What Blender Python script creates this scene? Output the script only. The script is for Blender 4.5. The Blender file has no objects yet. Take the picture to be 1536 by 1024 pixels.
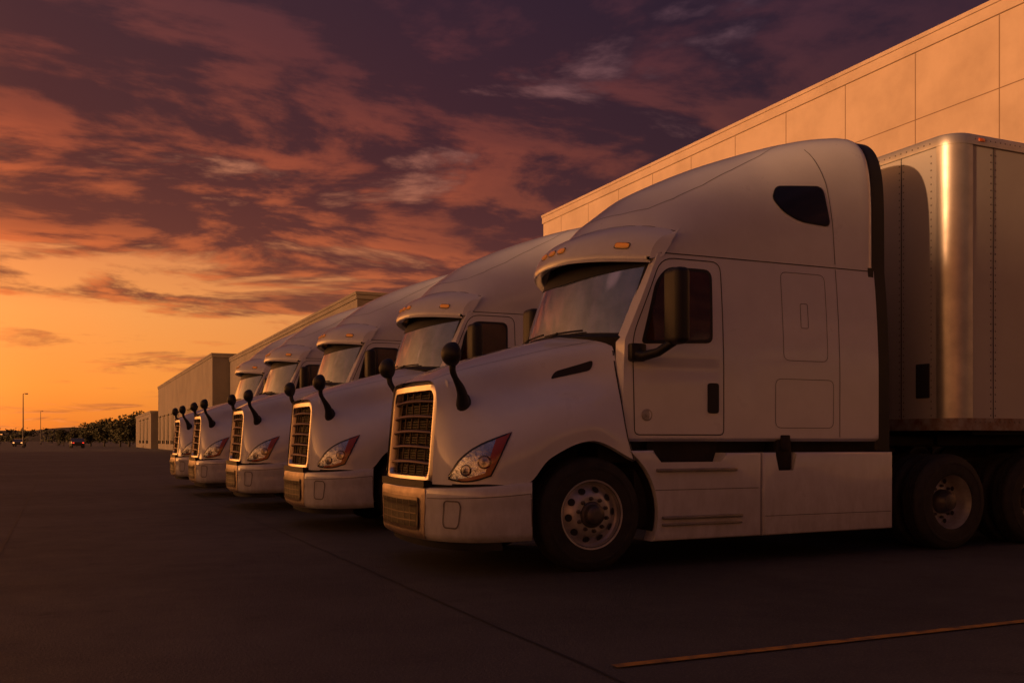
import bpy, bmesh, math, random
import numpy as np
from math import radians, sin, cos, pi
random.seed(4)
S = bpy.context.scene
S.view_settings.view_transform = 'Standard'
S.view_settings.look = 'None'
S.view_settings.exposure = 0
COL = S.collection

# ------------------------------------------------------------ materials
def N(nt, t, **kw):
    n = nt.nodes.new(t)
    for k, v in kw.items():
        setattr(n, k, v)
    return n

def mat(name, col, rough=0.5, metal=0.0, var=0.0, vscale=3.0, col2=None, bump=0.0, bscale=40.0, coat=0.0,
        spec=0.5, emit=None, estr=0.0, rvar=0.0):
    m = bpy.data.materials.new(name)
    m.use_nodes = True
    nt = m.node_tree
    b = nt.nodes['Principled BSDF']
    b.inputs['Roughness'].default_value = rough
    b.inputs['Metallic'].default_value = metal
    b.inputs['Specular IOR Level'].default_value = spec
    b.inputs['Coat Weight'].default_value = coat
    b.inputs['Coat Roughness'].default_value = 0.06
    tc = N(nt, 'ShaderNodeTexCoord')
    nz = N(nt, 'ShaderNodeTexNoise')
    nz.inputs['Scale'].default_value = vscale
    nz.inputs['Detail'].default_value = 6
    nz.inputs['Roughness'].default_value = 0.62
    nt.links.new(tc.outputs['Object'], nz.inputs['Vector'])
    mx = N(nt, 'ShaderNodeMix', data_type='RGBA')
    c2 = col2 if col2 else tuple(c * (1 - var) for c in col)
    mx.inputs[6].default_value = (*col, 1)
    mx.inputs[7].default_value = (*c2, 1)
    mr = N(nt, 'ShaderNodeMapRange')
    mr.inputs[1].default_value = 0.38
    mr.inputs[2].default_value = 0.68
    nt.links.new(nz.outputs['Fac'], mr.inputs[0])
    nt.links.new(mr.outputs[0], mx.inputs[0])
    nt.links.new(mx.outputs[2], b.inputs['Base Color'])
    if rvar:
        r = N(nt, 'ShaderNodeMapRange')
        r.inputs[3].default_value = rough
        r.inputs[4].default_value = rough + rvar
        nt.links.new(nz.outputs['Fac'], r.inputs[0])
        nt.links.new(r.outputs[0], b.inputs['Roughness'])
    if bump:
        n2 = N(nt, 'ShaderNodeTexNoise')
        n2.inputs['Scale'].default_value = bscale
        n2.inputs['Detail'].default_value = 5
        nt.links.new(tc.outputs['Object'], n2.inputs['Vector'])
        bp = N(nt, 'ShaderNodeBump')
        bp.inputs['Strength'].default_value = bump
        bp.inputs['Distance'].default_value = 0.01
        nt.links.new(n2.outputs['Fac'], bp.inputs['Height'])
        nt.links.new(bp.outputs[0], b.inputs['Normal'])
    if emit:
        b.inputs['Emission Color'].default_value = (*emit, 1)
        b.inputs['Emission Strength'].default_value = estr
    return m

def paint_mat():
    """white cab paint with road film collecting low down"""
    m = mat('white_paint', (0.80, 0.80, 0.84), 0.24, 0, vscale=2.5, var=0.07, coat=1.0, rvar=0.10)
    nt = m.node_tree
    b = nt.nodes['Principled BSDF']
    src = b.inputs['Base Color'].links[0].from_socket
    tc = nt.nodes['Texture Coordinate']
    sp = N(nt, 'ShaderNodeSeparateXYZ')
    nt.links.new(tc.outputs['Object'], sp.inputs[0])
    mp = N(nt, 'ShaderNodeMapping')
    mp.inputs['Scale'].default_value = (3, 3, 1.2)
    nt.links.new(tc.outputs['Object'], mp.inputs[0])
    nz = N(nt, 'ShaderNodeTexNoise')
    nz.inputs['Scale'].default_value = 3.5
    nz.inputs['Detail'].default_value = 8
    nz.inputs['Roughness'].default_value = 0.7
    nt.links.new(mp.outputs[0], nz.inputs['Vector'])
    a = N(nt, 'ShaderNodeMapRange')
    a.inputs[1].default_value = 1.25
    a.inputs[2].default_value = 0.15
    nt.links.new(sp.outputs[2], a.inputs[0])
    mu = N(nt, 'ShaderNodeMath', operation='MULTIPLY')
    nt.links.new(a.outputs[0], mu.inputs[0])
    nt.links.new(nz.outputs['Fac'], mu.inputs[1])
    mx = N(nt, 'ShaderNodeMix', data_type='RGBA')
    nt.links.new(mu.outputs[0], mx.inputs[0])
    nt.links.new(src, mx.inputs[6])
    mx.inputs[7].default_value = (0.20, 0.165, 0.145, 1)
    nt.links.new(mx.outputs[2], b.inputs['Base Color'])
    return m

M_PAINT = paint_mat()
M_BLACK = mat('black_plastic', (0.014, 0.013, 0.014), 0.5, var=0.3, bump=0.15, bscale=150)
M_SEAM = mat('panel_gap', (0.02, 0.018, 0.018), 0.8)
M_RUB = mat('tyre_rubber', (0.013, 0.012, 0.012), 0.75, col2=(0.026, 0.023, 0.021), vscale=9, bump=0.4, bscale=60)
M_CHROME = mat('bright_trim', (0.85, 0.78, 0.70), 0.24, 1.0, var=0.12, rvar=0.12)
M_ALU = mat('polished_wheel', (0.56, 0.53, 0.52), 0.40, 0.7, var=0.3, vscale=8, rvar=0.15)
M_HUB = mat('wheel_hub_metal', (0.14, 0.125, 0.12), 0.45, 0.7, var=0.4, vscale=12)
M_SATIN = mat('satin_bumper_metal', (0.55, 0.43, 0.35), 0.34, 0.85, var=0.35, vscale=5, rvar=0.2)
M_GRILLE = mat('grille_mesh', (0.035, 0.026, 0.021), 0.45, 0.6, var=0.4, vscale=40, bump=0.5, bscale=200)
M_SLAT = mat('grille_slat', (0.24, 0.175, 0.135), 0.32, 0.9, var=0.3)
M_GLASS = mat('windscreen_glass', (0.46, 0.54, 0.62), 0.05, 0.82, var=0.55, vscale=1.4, coat=1.0, spec=0.9)
M_SGLASS = mat('side_glass', (0.085, 0.034, 0.014), 0.05, 0.0, var=0.55, vscale=1.8, coat=0.5, spec=0.5)  # sunset glow seen through the door glass, put into its base colour
M_AMBER = mat('amber_lens', (0.75, 0.20, 0.02), 0.2, 0, coat=0.6, emit=(1.0, 0.26, 0.03), estr=0.20)
M_MARK = mat('side_marker_lens', (0.85, 0.16, 0.015), 0.2, 0, coat=0.6)
M_REFL = mat('lamp_reflector', (0.85, 0.88, 0.95), 0.16, 0.9, var=0.45, vscale=14, bump=0.6, bscale=28)
M_CHASSIS = mat('chassis_black', (0.014, 0.012, 0.012), 0.7, 0.2, col2=(0.03, 0.022, 0.018), vscale=6)
M_TRAILER = mat('trailer_skin', (0.50, 0.48, 0.47), 0.42, 0.15, col2=(0.46, 0.435, 0.42), vscale=1.2, rvar=0.12)
M_TALU = mat('trailer_aluminium', (0.66, 0.63, 0.60), 0.33, 0.8, var=0.2, vscale=4, rvar=0.15)
M_RUST = mat('rail_rusty', (0.34, 0.31, 0.29), 0.6, 0.3, col2=(0.20, 0.09, 0.05), vscale=8)
M_TREAD = mat('tread_plate', (0.35, 0.33, 0.32), 0.4, 0.8, var=0.4, bump=0.8, bscale=70)

def clear_mat():
    m = bpy.data.materials.new('clear_lens')
    m.use_nodes = True
    nt = m.node_tree
    nt.nodes.clear()
    o = N(nt, 'ShaderNodeOutputMaterial')
    t = N(nt, 'ShaderNodeBsdfTransparent')
    t.inputs[0].default_value = (0.9, 0.9, 0.92, 1)
    g = N(nt, 'ShaderNodeBsdfGlossy')
    g.inputs['Roughness'].default_value = 0.05
    f = N(nt, 'ShaderNodeFresnel')
    f.inputs[0].default_value = 1.7
    mx = N(nt, 'ShaderNodeMixShader')
    nt.links.new(f.outputs[0], mx.inputs[0])
    nt.links.new(t.outputs[0], mx.inputs[1])
    nt.links.new(g.outputs[0], mx.inputs[2])
    nt.links.new(mx.outputs[0], o.inputs[0])
    return m
M_CLEAR = clear_mat()

# ------------------------------------------------------------ mesh builder
class MB:
    def __init__(s):
        s.v = []
        s.f = []
    def add(s, V, F, mirror=False):
        o = len(s.v)
        s.v += [tuple(map(float, p)) for p in V]
        s.f += [tuple(i + o for i in f) for f in F]
        if mirror:
            s.add([(p[0], -p[1], p[2]) for p in V], [tuple(reversed(f)) for f in F])
        return s
    def grid(s, P, mirror=False, close=False):
        P = np.asarray(P, float)
        m, n = P.shape[:2]
        F = []
        for i in range(m - 1):
            for j in range(n - (0 if close else 1)):
                j2 = (j + 1) % n
                F.append((i * n + j, i * n + j2, (i + 1) * n + j2, (i + 1) * n + j))
        return s.add(P.reshape(-1, 3), F, mirror)
    def box(s, a, b, bev=0.0, mirror=False, seg=2):
        bm = bmesh.new()
        bmesh.ops.create_cube(bm, size=1)
        for v in bm.verts:
            v.co = [(a[k] + b[k]) / 2 + v.co[k] * (b[k] - a[k]) for k in range(3)]
        if bev:
            bmesh.ops.bevel(bm, geom=bm.edges[:], offset=bev, segments=seg, affect='EDGES', profile=0.5)
        return s.frombm(bm, mirror)
    def frombm(s, bm, mirror=False):
        bm.verts.index_update()
        V = [tuple(v.co) for v in bm.verts]
        F = [tuple(v.index for v in f.verts) for f in bm.faces]
        bm.free()
        return s.add(V, F, mirror)
    def prism(s, poly, y0, y1, bev=0.0, mirror=False, axis='y'):
        """poly in (x,z) extruded y0..y1 (axis y)"""
        bm = bmesh.new()
        def P(p, y):
            return (p[0], y, p[1]) if axis == 'y' else ((y, p[0], p[1]) if axis == 'x' else (p[0], p[1], y))
        A = [bm.verts.new(P(p, y0)) for p in poly]
        B = [bm.verts.new(P(p, y1)) for p in poly]
        bm.faces.new(A)
        bm.faces.new(list(reversed(B)))
        n = len(poly)
        for i in range(n):
            bm.faces.new((A[i], B[i], B[(i + 1) % n], A[(i + 1) % n]))
        if bev:
            es = [e for e in bm.edges if all(v in B for v in e.verts)]
            bmesh.ops.bevel(bm, geom=es, offset=bev, segments=3, affect='EDGES', profile=0.5)
        return s.frombm(bm, mirror)
    def lathe(s, prof, c, seg=48, mirror=False, axis='y'):
        """prof [(r,a)] about an axis through c"""
        P = []
        for r, a in prof:
            row = []
            for k in range(seg):
                t = 2 * pi * k / seg
                if axis == 'y':
                    row.append((c[0] + r * cos(t), c[1] + a, c[2] + r * sin(t)))
                else:
                    row.append((c[0] + r * cos(t), c[1] + r * sin(t), c[2] + a))
            P.append(row)
        return s.grid(P, mirror, close=True)
    def tube(s, path, r, seg=8, mirror=False, closed=False, ry=None, cap=True):
        path = [np.array(p, float) for p in path]
        n = len(path)
        rows = []
        up = np.array((0, 0, 1.0))
        for i, p in enumerate(path):
            if closed:
                d = path[(i + 1) % n] - path[i - 1]
            else:
                d = path[min(i + 1, n - 1)] - path[max(i - 1, 0)]
            d /= np.linalg.norm(d) + 1e-9
            a = np.cross(d, up)
            if np.linalg.norm(a) < 0.15:
                a = np.cross(d, (0, 1.0, 0))
            a /= np.linalg.norm(a)
            b = np.cross(a, d)
            rr = r[i] if hasattr(r, '__len__') else r
            rb = rr if ry is None else ry
            rows.append([p + a * rr * cos(2 * pi * k / seg) + b * rb * sin(2 * pi * k / seg) for k in range(seg)])
        if closed:
            rows.append(rows[0])
        s.grid(rows, mirror, close=True)
        if cap and not closed:
            for rw in (rows[0], rows[-1]):
                s.add(rw, [tuple(range(seg))], mirror)
        return s
    def mesh(s, name, m, angle=38):
        me = bpy.data.meshes.new(name)
        me.from_pydata(s.v, [], s.f)
        bm = bmesh.new()
        bm.from_mesh(me)
        bmesh.ops.remove_doubles(bm, verts=bm.verts, dist=0.0004)
        bmesh.ops.recalc_face_normals(bm, faces=bm.faces)
        bm.to_mesh(me)
        bm.free()
        me.polygons.foreach_set('use_smooth', [True] * len(me.polygons))
        me.set_sharp_from_angle(angle=radians(angle))
        me.materials.append(m)
        me.update()
        return me

def empty(name, loc=(0, 0, 0), rz=0):
    e = bpy.data.objects.new(name, None)
    e.location = loc
    e.rotation_euler = (0, 0, rz)
    COL.objects.link(e)
    return e

def obj(name, me, parent=None, loc=(0, 0, 0)):
    o = bpy.data.objects.new(name, me)
    o.location = loc
    COL.objects.link(o)
    if parent:
        o.parent = parent
    return o

# ------------------------------------------------------------ surface helpers
def cr1(P, t):
    n = len(P)
    i = int(min(max(math.floor(t), 0), n - 2))
    f = t - i
    g = lambda k: P[k] if 0 <= k < n else (2 * P[0] - P[1] if k < 0 else 2 * P[-1] - P[-2])
    a, b, c, d = g(i - 1), g(i), g(i + 1), g(i + 2)
    return 0.5 * (2 * b + (c - a) * f + (2 * a - 5 * b + 4 * c - d) * f * f + (3 * b - a - 3 * c + d) * f ** 3)

def cr2(C, u, v):
    rows = np.array([cr1(C[i], v) for i in range(len(C))])
    return cr1(rows, u)

def lerp_tab(tab, x):
    xs = [a for a, _ in tab]
    ys = [b for _, b in tab]
    return float(np.interp(x, xs, ys))

def smooth_tab(tab, x):
    xs = [a for a, _ in tab]
    if x <= xs[0]:
        return tab[0][1]
    if x >= xs[-1]:
        return tab[-1][1]
    i = max(k for k in range(len(xs)) if xs[k] <= x)
    i = min(i, len(xs) - 2)
    t = i + (x - xs[i]) / (xs[i + 1] - xs[i])
    return float(cr1(np.array([[b] for _, b in tab]), t)[0])

def rpoly(pts, r, seg=5):
    out = []
    n = len(pts)
    for i in range(n):
        p0, p1, p2 = [np.array(pts[(i + k) % n], float) for k in (-1, 0, 1)]
        a = p0 - p1
        b = p2 - p1
        la, lb = np.linalg.norm(a), np.linalg.norm(b)
        rr = r[i] if hasattr(r, '__len__') else r
        rr = min(rr, la * .45, lb * .45)
        A = p1 + a / la * rr
        B = p1 + b / lb * rr
        for k in range(seg + 1):
            t = k / seg
            out.append((1 - t) ** 2 * A + 2 * t * (1 - t) * p1 + t * t * B)
    return out

def dens(poly, step, closed=True):
    out = []
    n = len(poly)
    for i in range(n if closed else n - 1):
        a = np.array(poly[i], float)
        b = np.array(poly[(i + 1) % n], float)
        k = max(1, int(np.linalg.norm(b - a) / step))
        for j in range(k):
            out.append(a + (b - a) * j / k)
    if not closed:
        out.append(np.array(poly[-1], float))
    return out

def nrm(F, a, b, cen, h=0.004):
    p = F(a, b)
    da = F(a + h, b) - F(a - h, b)
    db = F(a, b + h) - F(a, b - h)
    n = np.cross(da, db)
    l = np.linalg.norm(n)
    n = n / l if l > 1e-12 else np.array((0, 1.0, 0))
    if np.dot(n, p - np.array(cen)) < 0:
        n = -n
    return p, n

def s_fill(mb, F, poly, off, cen, mirror=True, rings=5, step=0.06):
    poly = dens(poly, step)
    c = np.mean(poly, axis=0)
    P = []
    for k in range(rings + 1):
        t = max(k / rings, 0.001)
        row = []
        for q in poly:
            a = c + (q - c) * t
            p, n = nrm(F, a[0], a[1], cen)
            row.append(p + n * off)
        P.append(row)
    mb.grid(P, mirror, close=True)
    P2 = [P[-1]]
    row = []
    for q in poly:
        p, n = nrm(F, q[0], q[1], cen)
        row.append(p - n * 0.004)
    P2.append(row)
    mb.grid(P2, mirror, close=True)

def s_line(mb, F, poly, w, off, cen, mirror=True, closed=True, step=0.05):
    poly = dens(poly, step, closed)
    pts = []
    for q in poly:
        pts.append(nrm(F, q[0], q[1], cen))
    n = len(pts)
    L, R = [], []
    for i in range(n):
        if closed:
            d = pts[(i + 1) % n][0] - pts[i - 1][0]
        else:
            d = pts[min(i + 1, n - 1)][0] - pts[max(i - 1, 0)][0]
        p, nn = pts[i]
        t = np.cross(nn, d)
        t /= np.linalg.norm(t) + 1e-9
        L.append(p + t * w / 2 + nn * off)
        R.append(p - t * w / 2 + nn * off)
    if closed:
        L.append(L[0]); R.append(R[0])
    mb.grid(np.array([list(x) for x in zip(L, R)]), mirror)

# ------------------------------------------------------------ TRUCK (local: +X rearward, Y lateral, Z up)
def build_truck():
    parts = []
    def out(name, mb, m, angle=38):
        parts.append((name, mb.mesh(name, m, angle)))
    CH = (1.25, 0, 0.9)
    rows = [
     [(.06,0,1.69),(.06,.3,1.685),(.085,.56,1.66),(.09,.65,1.50),(.07,.665,1.25),(.05,.67,1.0),(.04,.675,.77)],
     [(.30,0,1.81),(.30,.3,1.80),(.30,.60,1.735),(.27,.735,1.51),(.21,.845,1.26),(.16,.91,1.02),(.13,.93,.77)],
     [(.60,0,1.91),(.60,.32,1.90),(.60,.65,1.81),(.55,.775,1.57),(.45,.99,1.31),(.37,1.10,1.05),(.33,1.12,.77)],
     [(.90,0,2.0),(.90,.35,1.985),(.90,.70,1.88),(.86,.80,1.61),(.76,1.07,1.40),(.69,1.19,1.13),(.70,1.20,.78)],
     [(1.15,0,2.07),(1.15,.38,2.055),(1.15,.76,1.94),(1.10,.845,1.66),(1.03,1.12,1.46),(.97,1.215,1.24),(.93,1.22,1.005)],
     [(1.42,0,2.14),(1.42,.42,2.12),(1.42,.84,1.99),(1.40,.935,1.70),(1.36,1.14,1.48),(1.335,1.225,1.30),(1.335,1.225,1.145)],
     [(1.60,0,2.18),(1.62,.45,2.16),(1.67,.92,2.04),(1.68,1.04,1.73),(1.68,1.14,1.45),(1.70,1.19,1.20),(1.77,1.20,.97)]]
    C = []
    for r in rows:
        C.append([(p[0], -p[1], p[2]) for p in reversed(r[1:])] + list(r))
    C = np.array(C, float)
    def FH(u, c):
        return cr2(C, u, 6 + c)
    mb = MB()
    nu, nv = 49, 97
    P = np.array([[cr2(C, 6 * i / (nu - 1), 12 * j / (nv - 1)) for j in range(nv)] for i in range(nu)])
    mb.grid(P)
    edge = [cr2(C, 2.9 + 3.1 * i / 30, 12) for i in range(31)]
    mb.grid([edge, [e + np.array((0, -.05, -.012)) for e in edge]], mirror=True)
    out('hood', mb, M_PAINT, 60)
    mb = MB()
    s_line(mb, FH, [(5.97, c) for c in np.linspace(0, 6, 14)], .012, .003, CH, closed=False, step=.3)
    s_line(mb, FH, [(u, 1.78) for u in np.linspace(.1, 5.9, 14)], .004, .0025, CH, closed=False, step=.3)
    s_line(mb, FH, [(1.0, 5.98), (2.9, 5.98)], .012, .003, CH, closed=False, step=.2)
    out('hood_seams', mb, M_SEAM)
    mb = MB()
    s_fill(mb, FH, rpoly([(4.0, 2.86), (5.22, 2.74), (5.30, 2.46), (4.12, 2.64)], .14), .006, CH, step=.1)
    out('hood_vent', mb, M_BLACK)
    # ---------------- grille
    def gx(y, z):
        return .012 + .075 * (z - .78) / .85 + .05 * (y / .6) ** 2
    op0 = rpoly([(-.605, .80), (.605, .80), (.59, 1.625), (-.59, 1.625)], [.07, .07, .11, .11], 6)
    op = dens(op0, .05)
    cz = 1.21
    def oring(k, dx):
        r_ = []
        for q in op:
            e_ = np.array((q[0], q[1] - cz))
            s_ = np.array((np.sign(e_[0]) * min(1, abs(e_[0]) / .56) ** 6, np.sign(e_[1]) * min(1, abs(e_[1]) / .37) ** 6))
            y_, z_ = q[0] + s_[0] * k, q[1] + s_[1] * k
            r_.append((gx(y_, z_) + dx, y_, z_))
        return r_
    mb = MB()
    mb.grid([oring(-.040, .07), oring(-.036, -.012), oring(-.028, -.026), oring(.020, -.030), oring(.030, -.018), oring(.032, .04)], close=True)
    out('grille_surround', mb, M_CHROME, 50)
    mb = MB()
    mb.grid([oring(.030, .015), oring(.075, .05)], close=True)
    out('grille_collar', mb, M_PAINT)
    mb = MB()
    ys = np.linspace(-.62, .62, 15)
    zs = np.linspace(.78, 1.65, 9)
    mb.grid([[(gx(y, z) + .07, y, z) for y in ys] for z in zs])
    for z in np.arange(.83, 1.62, .024):
        mb.grid([[(gx(y, z) + o[0], y, z + o[1]) for y in ys] for o in ((.06, -.004), (.045, 0), (.06, .004))])
    out('grille_mesh', mb, M_GRILLE)
    mb = MB()
    for z in np.linspace(.94, 1.49, 5):
        hw = .575
        yy = np.linspace(-hw, hw, 15)
        mb.grid([[(gx(y, z) + o[0], y, z + .02 * (1 - (y / .6) ** 2) + o[1]) for y in yy] for o in
                 ((.05, -.024), (-.002, -.016), (-.012, -.005), (-.006, .010), (.008, .015), (.05, .017))])
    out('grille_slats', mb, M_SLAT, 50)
    mb = MB()
    for y in (-.385, -.19, 0, .19, .385):
        mb.tube([(gx(y, z) + .022, y, z) for z in np.linspace(.82, 1.61, 8)], .009, 6)
    out('grille_ribs', mb, mat('grille_rib', (.10, .07, .05), .4, .7), 50)
    # ---------------- bumper
    bp = np.array([(-.045, 0), (-.035, .35), (-.0, .65), (.10, .93), (.28, 1.12), (.52, 1.205), (.74, 1.225)], float)
    full = np.array([(p[0], -p[1]) for p in bp[:0:-1]] + [tuple(p) for p in bp])
    prof = [(1.0, .05), (.985, .012), (.93, 0), (.72, -.006), (.64, .004), (.3, .0), (.08, .012), (0, .06)]
    def FB(s, h):
        q = cr1(full, 6 + s)
        ins = float(np.interp(h, [a for a, _ in prof[::-1]], [b for _, b in prof[::-1]]))
        a = abs(s) / 6
        zt = .735 + .065 * a ** 2
        zb = .265 + .03 * a
        return np.array((q[0] + ins * (1 - .5 * a), q[1] * (1 - ins * .8), zb + (zt - zb) * h))
    mb = MB()
    hs = sorted(set([a for a, _ in prof] + [.5, .15]))
    mb.grid([[FB(s, h) for s in np.linspace(-6, 6, 73)] for h in hs])
    out('bumper', mb, M_PAINT, 50)
    mb = MB()
    CB = (1.0, 0, .5)
    s_fill(mb, FB, rpoly([(-1.85, .03), (1.85, .03), (1.95, .97), (-1.95, .97)], .12), .008, CB, mirror=False, step=.25, rings=8)
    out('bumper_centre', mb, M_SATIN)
    mb = MB()
    s_fill(mb, FB, rpoly([(-1.5, .22), (1.5, .22), (1.55, .78), (-1.55, .78)], .12), .014, CB, mirror=False, step=.25, rings=6)
    mb.box((-.02, -.62, .735), (.10, .62, .80))
    out('lower_grille', mb, M_GRILLE)
    mb = MB()
    for h in (.36, .5, .64):
        s_line(mb, FB, [(-1.4, h), (1.4, h)], .010, .02, CB, mirror=False, closed=False, step=.2)
    for s in (-.95, -.5, 0, .5, .95):
        s_line(mb, FB, [(s, .24), (s, .76)], .012, .021, CB, mirror=False, closed=False, step=.2)
    s_line(mb, FB, rpoly([(-1.5, .22), (1.5, .22), (1.55, .78), (-1.55, .78)], .12), .03, .02, CB, mirror=False, step=.2)
    out('lower_grille_bars', mb, M_SLAT)
    mb = MB()
    fp = rpoly([(2.75, .28), (3.35, .26), (3.45, .74), (2.80, .76)], .14)
    s_line(mb, FB, fp, .014, .004, CB, step=.08)
    s_line(mb, FB, [(2.05, .80), (5.95, .80)], .007, .004, CB, closed=False, step=.2)
    s_line(mb, FB, [(5.95, .80), (6, .05)], .007, .004, CB, closed=False, step=.2)
    out('bumper_seams', mb, mat('seam_grey', (.16, .14, .14), .6))
    mb = MB()
    mb.grid([[FB(s, 1.0) + np.array((.03, 0, dz)) for s in np.linspace(-5.9, 5.9, 49)] for dz in (-.02, .05)])
    mb.grid([[FB(s, 0.0) + np.array((.04 + .02 * k, 0, -.07 * k)) for s in np.linspace(-4.6, 4.6, 41)] for k in (-.3, 1)])
    out('bumper_gap', mb, M_BLACK)
    # ---------------- headlights
    low = [(.86, 5.80), (1.35, 5.88), (1.8, 5.84), (2.18, 5.72)]
    upp = [(.86, 5.68), (1.25, 5.12), (1.85, 4.72), (2.62, 4.58)]
    def head(off, mbx, s0=0, s1=1, t0=0, t1=1, ns=24, nt_=10, dome=0.0, st=0):
        P = []
        L = np.array(low); U = np.array(upp)
        for i in range(ns + 1):
            s = s0 + (s1 - s0) * i / ns
            a = cr1(L, s * 3); b = cr1(U, s * 3)
            row = []
            for j in range(nt_ + 1):
                t = t0 + (t1 - t0) * j / nt_
                q = a + (b - a) * t
                p, n = nrm(FH, q[0], q[1], CH)
                row.append(p + n * (off + dome * (sin(pi * min(max(t, .001), .999)) ** .6) * (sin(pi * min(max(s, 0.001), .999)) ** .6)))
            P.append(row)
        mbx.grid(P, mirror=True)
    mb = MB(); head(.003, mb, 0, .86); out('headlight_reflector', mb, M_REFL)
    mb = MB(); head(.005, mb, .84, 1.0, ns=6); head(.0052, mb, .25, .86, 0, .13); out('side_marker', mb, M_MARK)
    mb = MB(); head(.012, mb, 0, 1, dome=.018); out('headlight_lens', mb, M_CLEAR)
    mb = MB()
    rim = [low[0], *[tuple(cr1(np.array(low), t)) for t in np.linspace(.2, 3, 12)],
           *[tuple(cr1(np.array(upp), t)) for t in np.linspace(3, .0, 16)]]
    s_line(mb, FH, rim, .013, .010, CH, step=.2)
    out('headlight_bezel', mb, M_BLACK)
    mb = MB()
    for (u, c, r) in ((1.45, 5.52, .052), (1.98, 5.3, .06)):
        p, n = nrm(FH, u, c, CH)
        a = np.cross(n, (0, 0, 1.0)); a /= np.linalg.norm(a); b = np.cross(a, n)
        rowsr = []
        for rr, h in ((r, .006), (r * .82, .016), (r * .72, .010), (r * .4, .012), (.001, .02)):
            rowsr.append([p + a * rr * cos(t) + b * rr * sin(t) + n * h for t in np.linspace(0, 2 * pi, 20, endpoint=False)])
        mb.grid(rowsr, mirror=True, close=True)
    out('headlight_lamp', mb, M_CHROME)
    # ---------------- cab side
    def wid(X):
        return smooth_tab([(1.5, 1.06), (1.7, 1.12), (1.95, 1.16), (2.4, 1.18), (3.2, 1.19), (4.1, 1.20), (4.8, 1.20)], X)
    def tum(z):
        return smooth_tab([(.9, .0), (1.2, 0), (1.9, 0.0), (2.3, .018), (2.6, .04), (2.9, .07)], z)
    ZS = 2.87
    ZC = [(1.75, 3.12), (2.0, 3.37), (2.4, 3.66), (2.9, 3.90), (3.4, 4.09), (3.93, 4.25), (4.4, 4.345), (4.64, 4.36)]
    NE = [(1.75, 2.3), (2.4, 2.5), (3.4, 3.2), (4.1, 4.4), (4.64, 5.2)]
    def FS(X, z):
        if z <= ZS:
            y = wid(X) - tum(z)
        else:
            zc = smooth_tab(ZC, X); n = lerp_tab(NE, X)
            W = wid(X) - tum(ZS)
            k = min(max((z - ZS) / (zc - ZS), 0), .9999)
            y = W * (1 - k ** n) ** (1 / n)
        return np.array((X, y, z))
    CS = (3.0, 0, 2.0)
    def crown(X, z):
        """shallow pressed contour of the side panels"""
        p = FS(X, z)
        if z < 2.0 and X > 2.8:
            p[1] += .012 * math.exp(-((X - 3.02) / .10) ** 2) * min(1, (2.0 - z) / .5)
        if 1.3 < z < 1.95 and X < 2.7:
            p[1] -= .012 * math.exp(-((z - 1.80) / .07) ** 2)
        return p
    mb = MB()
    def xfront(z):
        return lerp_tab([(1.0, 1.74), (1.2, 1.68), (2.05, 1.71), (2.5, 1.91), (2.88, 2.08)], z)
    Zs = np.linspace(1.17, ZS, 44)
    mb.grid([[crown(xfront(z) + (4.64 - xfront(z)) * t, z) for t in np.linspace(0, 1, 80)] for z in Zs], mirror=True)
    mb.grid([[FS(xfront(z), z) for z in Zs], [FS(xfront(z), z) + np.array((-.02, -.12, 0)) for z in Zs]], mirror=True)
    xs = np.linspace(1.74, 4.64, 20)
    mb.grid([[FS(x, 1.17) for x in xs], [FS(x, 1.17) + np.array((0, -.03, -.03)) for x in xs], [FS(x, 1.17) + np.array((0, -.2, -.035)) for x in xs]], mirror=True)
    out('cab_shell', mb, M_PAINT, 50)
    # ---------------- roof fairing
    mb = MB()
    def roofpt(X, t):
        zc = smooth_tab(ZC, X); n = lerp_tab(NE, X)
        W = wid(max(X, 1.95)) - tum(ZS)
        c, s_ = cos(t), sin(t)
        y = W * (abs(c) ** (2 / n)) * (1 if c >= 0 else -1)
        z = ZS + (zc - ZS) * (abs(s_) ** (2 / n))
        k = max(0, 1 - (X - 1.75) / 1.3)
        return np.array((X + .42 * k * (y / W) ** 2 * (.35 + .65 * k), y, z))
    Xs = np.concatenate([np.linspace(1.75, 3.2, 26), np.linspace(3.25, 4.56, 16), [4.60, 4.63, 4.64]])
    rows_ = []
    for X in Xs:
        row = [roofpt(X, t) for t in np.linspace(0, pi, 97)]
        if X > 4.59:
            k = {4.60: .004, 4.63: .015, 4.64: .03}[round(float(X), 2)]
            row = [np.array((p[0], p[1] * (1 - k), ZS + (p[2] - ZS) * (1 - k))) for p in row]
        rows_.append(row)
    mb.grid(rows_)
    mb.add(rows_[-1], [tuple(range(97))])
    out('roof_fairing', mb, M_PAINT, 60)
    mb = MB()
    mb.box((4.56, -1.14, 1.15), (4.63, 1.14, 2.90))
    def sec(X, sc):
        base = [(X, (wid(4.64) - tum(z)) * 1 - sc, z) for z in np.linspace(1.05, ZS, 8)]
        top = [np.array((X, (p[1]) * (1 - sc), ZS + (p[2] - ZS) * (1 - sc * 1.3))) for p in [roofpt(4.64, t) for t in np.linspace(0, pi, 61)]]
        return [np.array(b) for b in base] + top[1:-1] + [np.array((b[0], -b[1], b[2])) for b in base[::-1]]
    mb.grid([sec(4.62, .035), sec(4.645, .014), sec(4.80, .014), sec(4.80, .03), sec(4.66, .06)])
    out('side_extender', mb, M_BLACK)
    # ---------------- visor
    def FV(s, h):
        y0 = s * (1.07 + .02 * h)
        X0 = 1.50 + .50 * abs(s) ** 2.4
        X1 = 1.84 + .44 * abs(s) ** 2.2
        z0 = 2.885 - .075 * abs(s) ** 2
        z1 = 3.20 - .02 * s * s - .10 * abs(s) ** 5
        b = .055 * sin(pi * h)
        return np.array((X0 + (X1 - X0) * h - b, y0, z0 + (z1 - z0) * h + b * .7))
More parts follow.
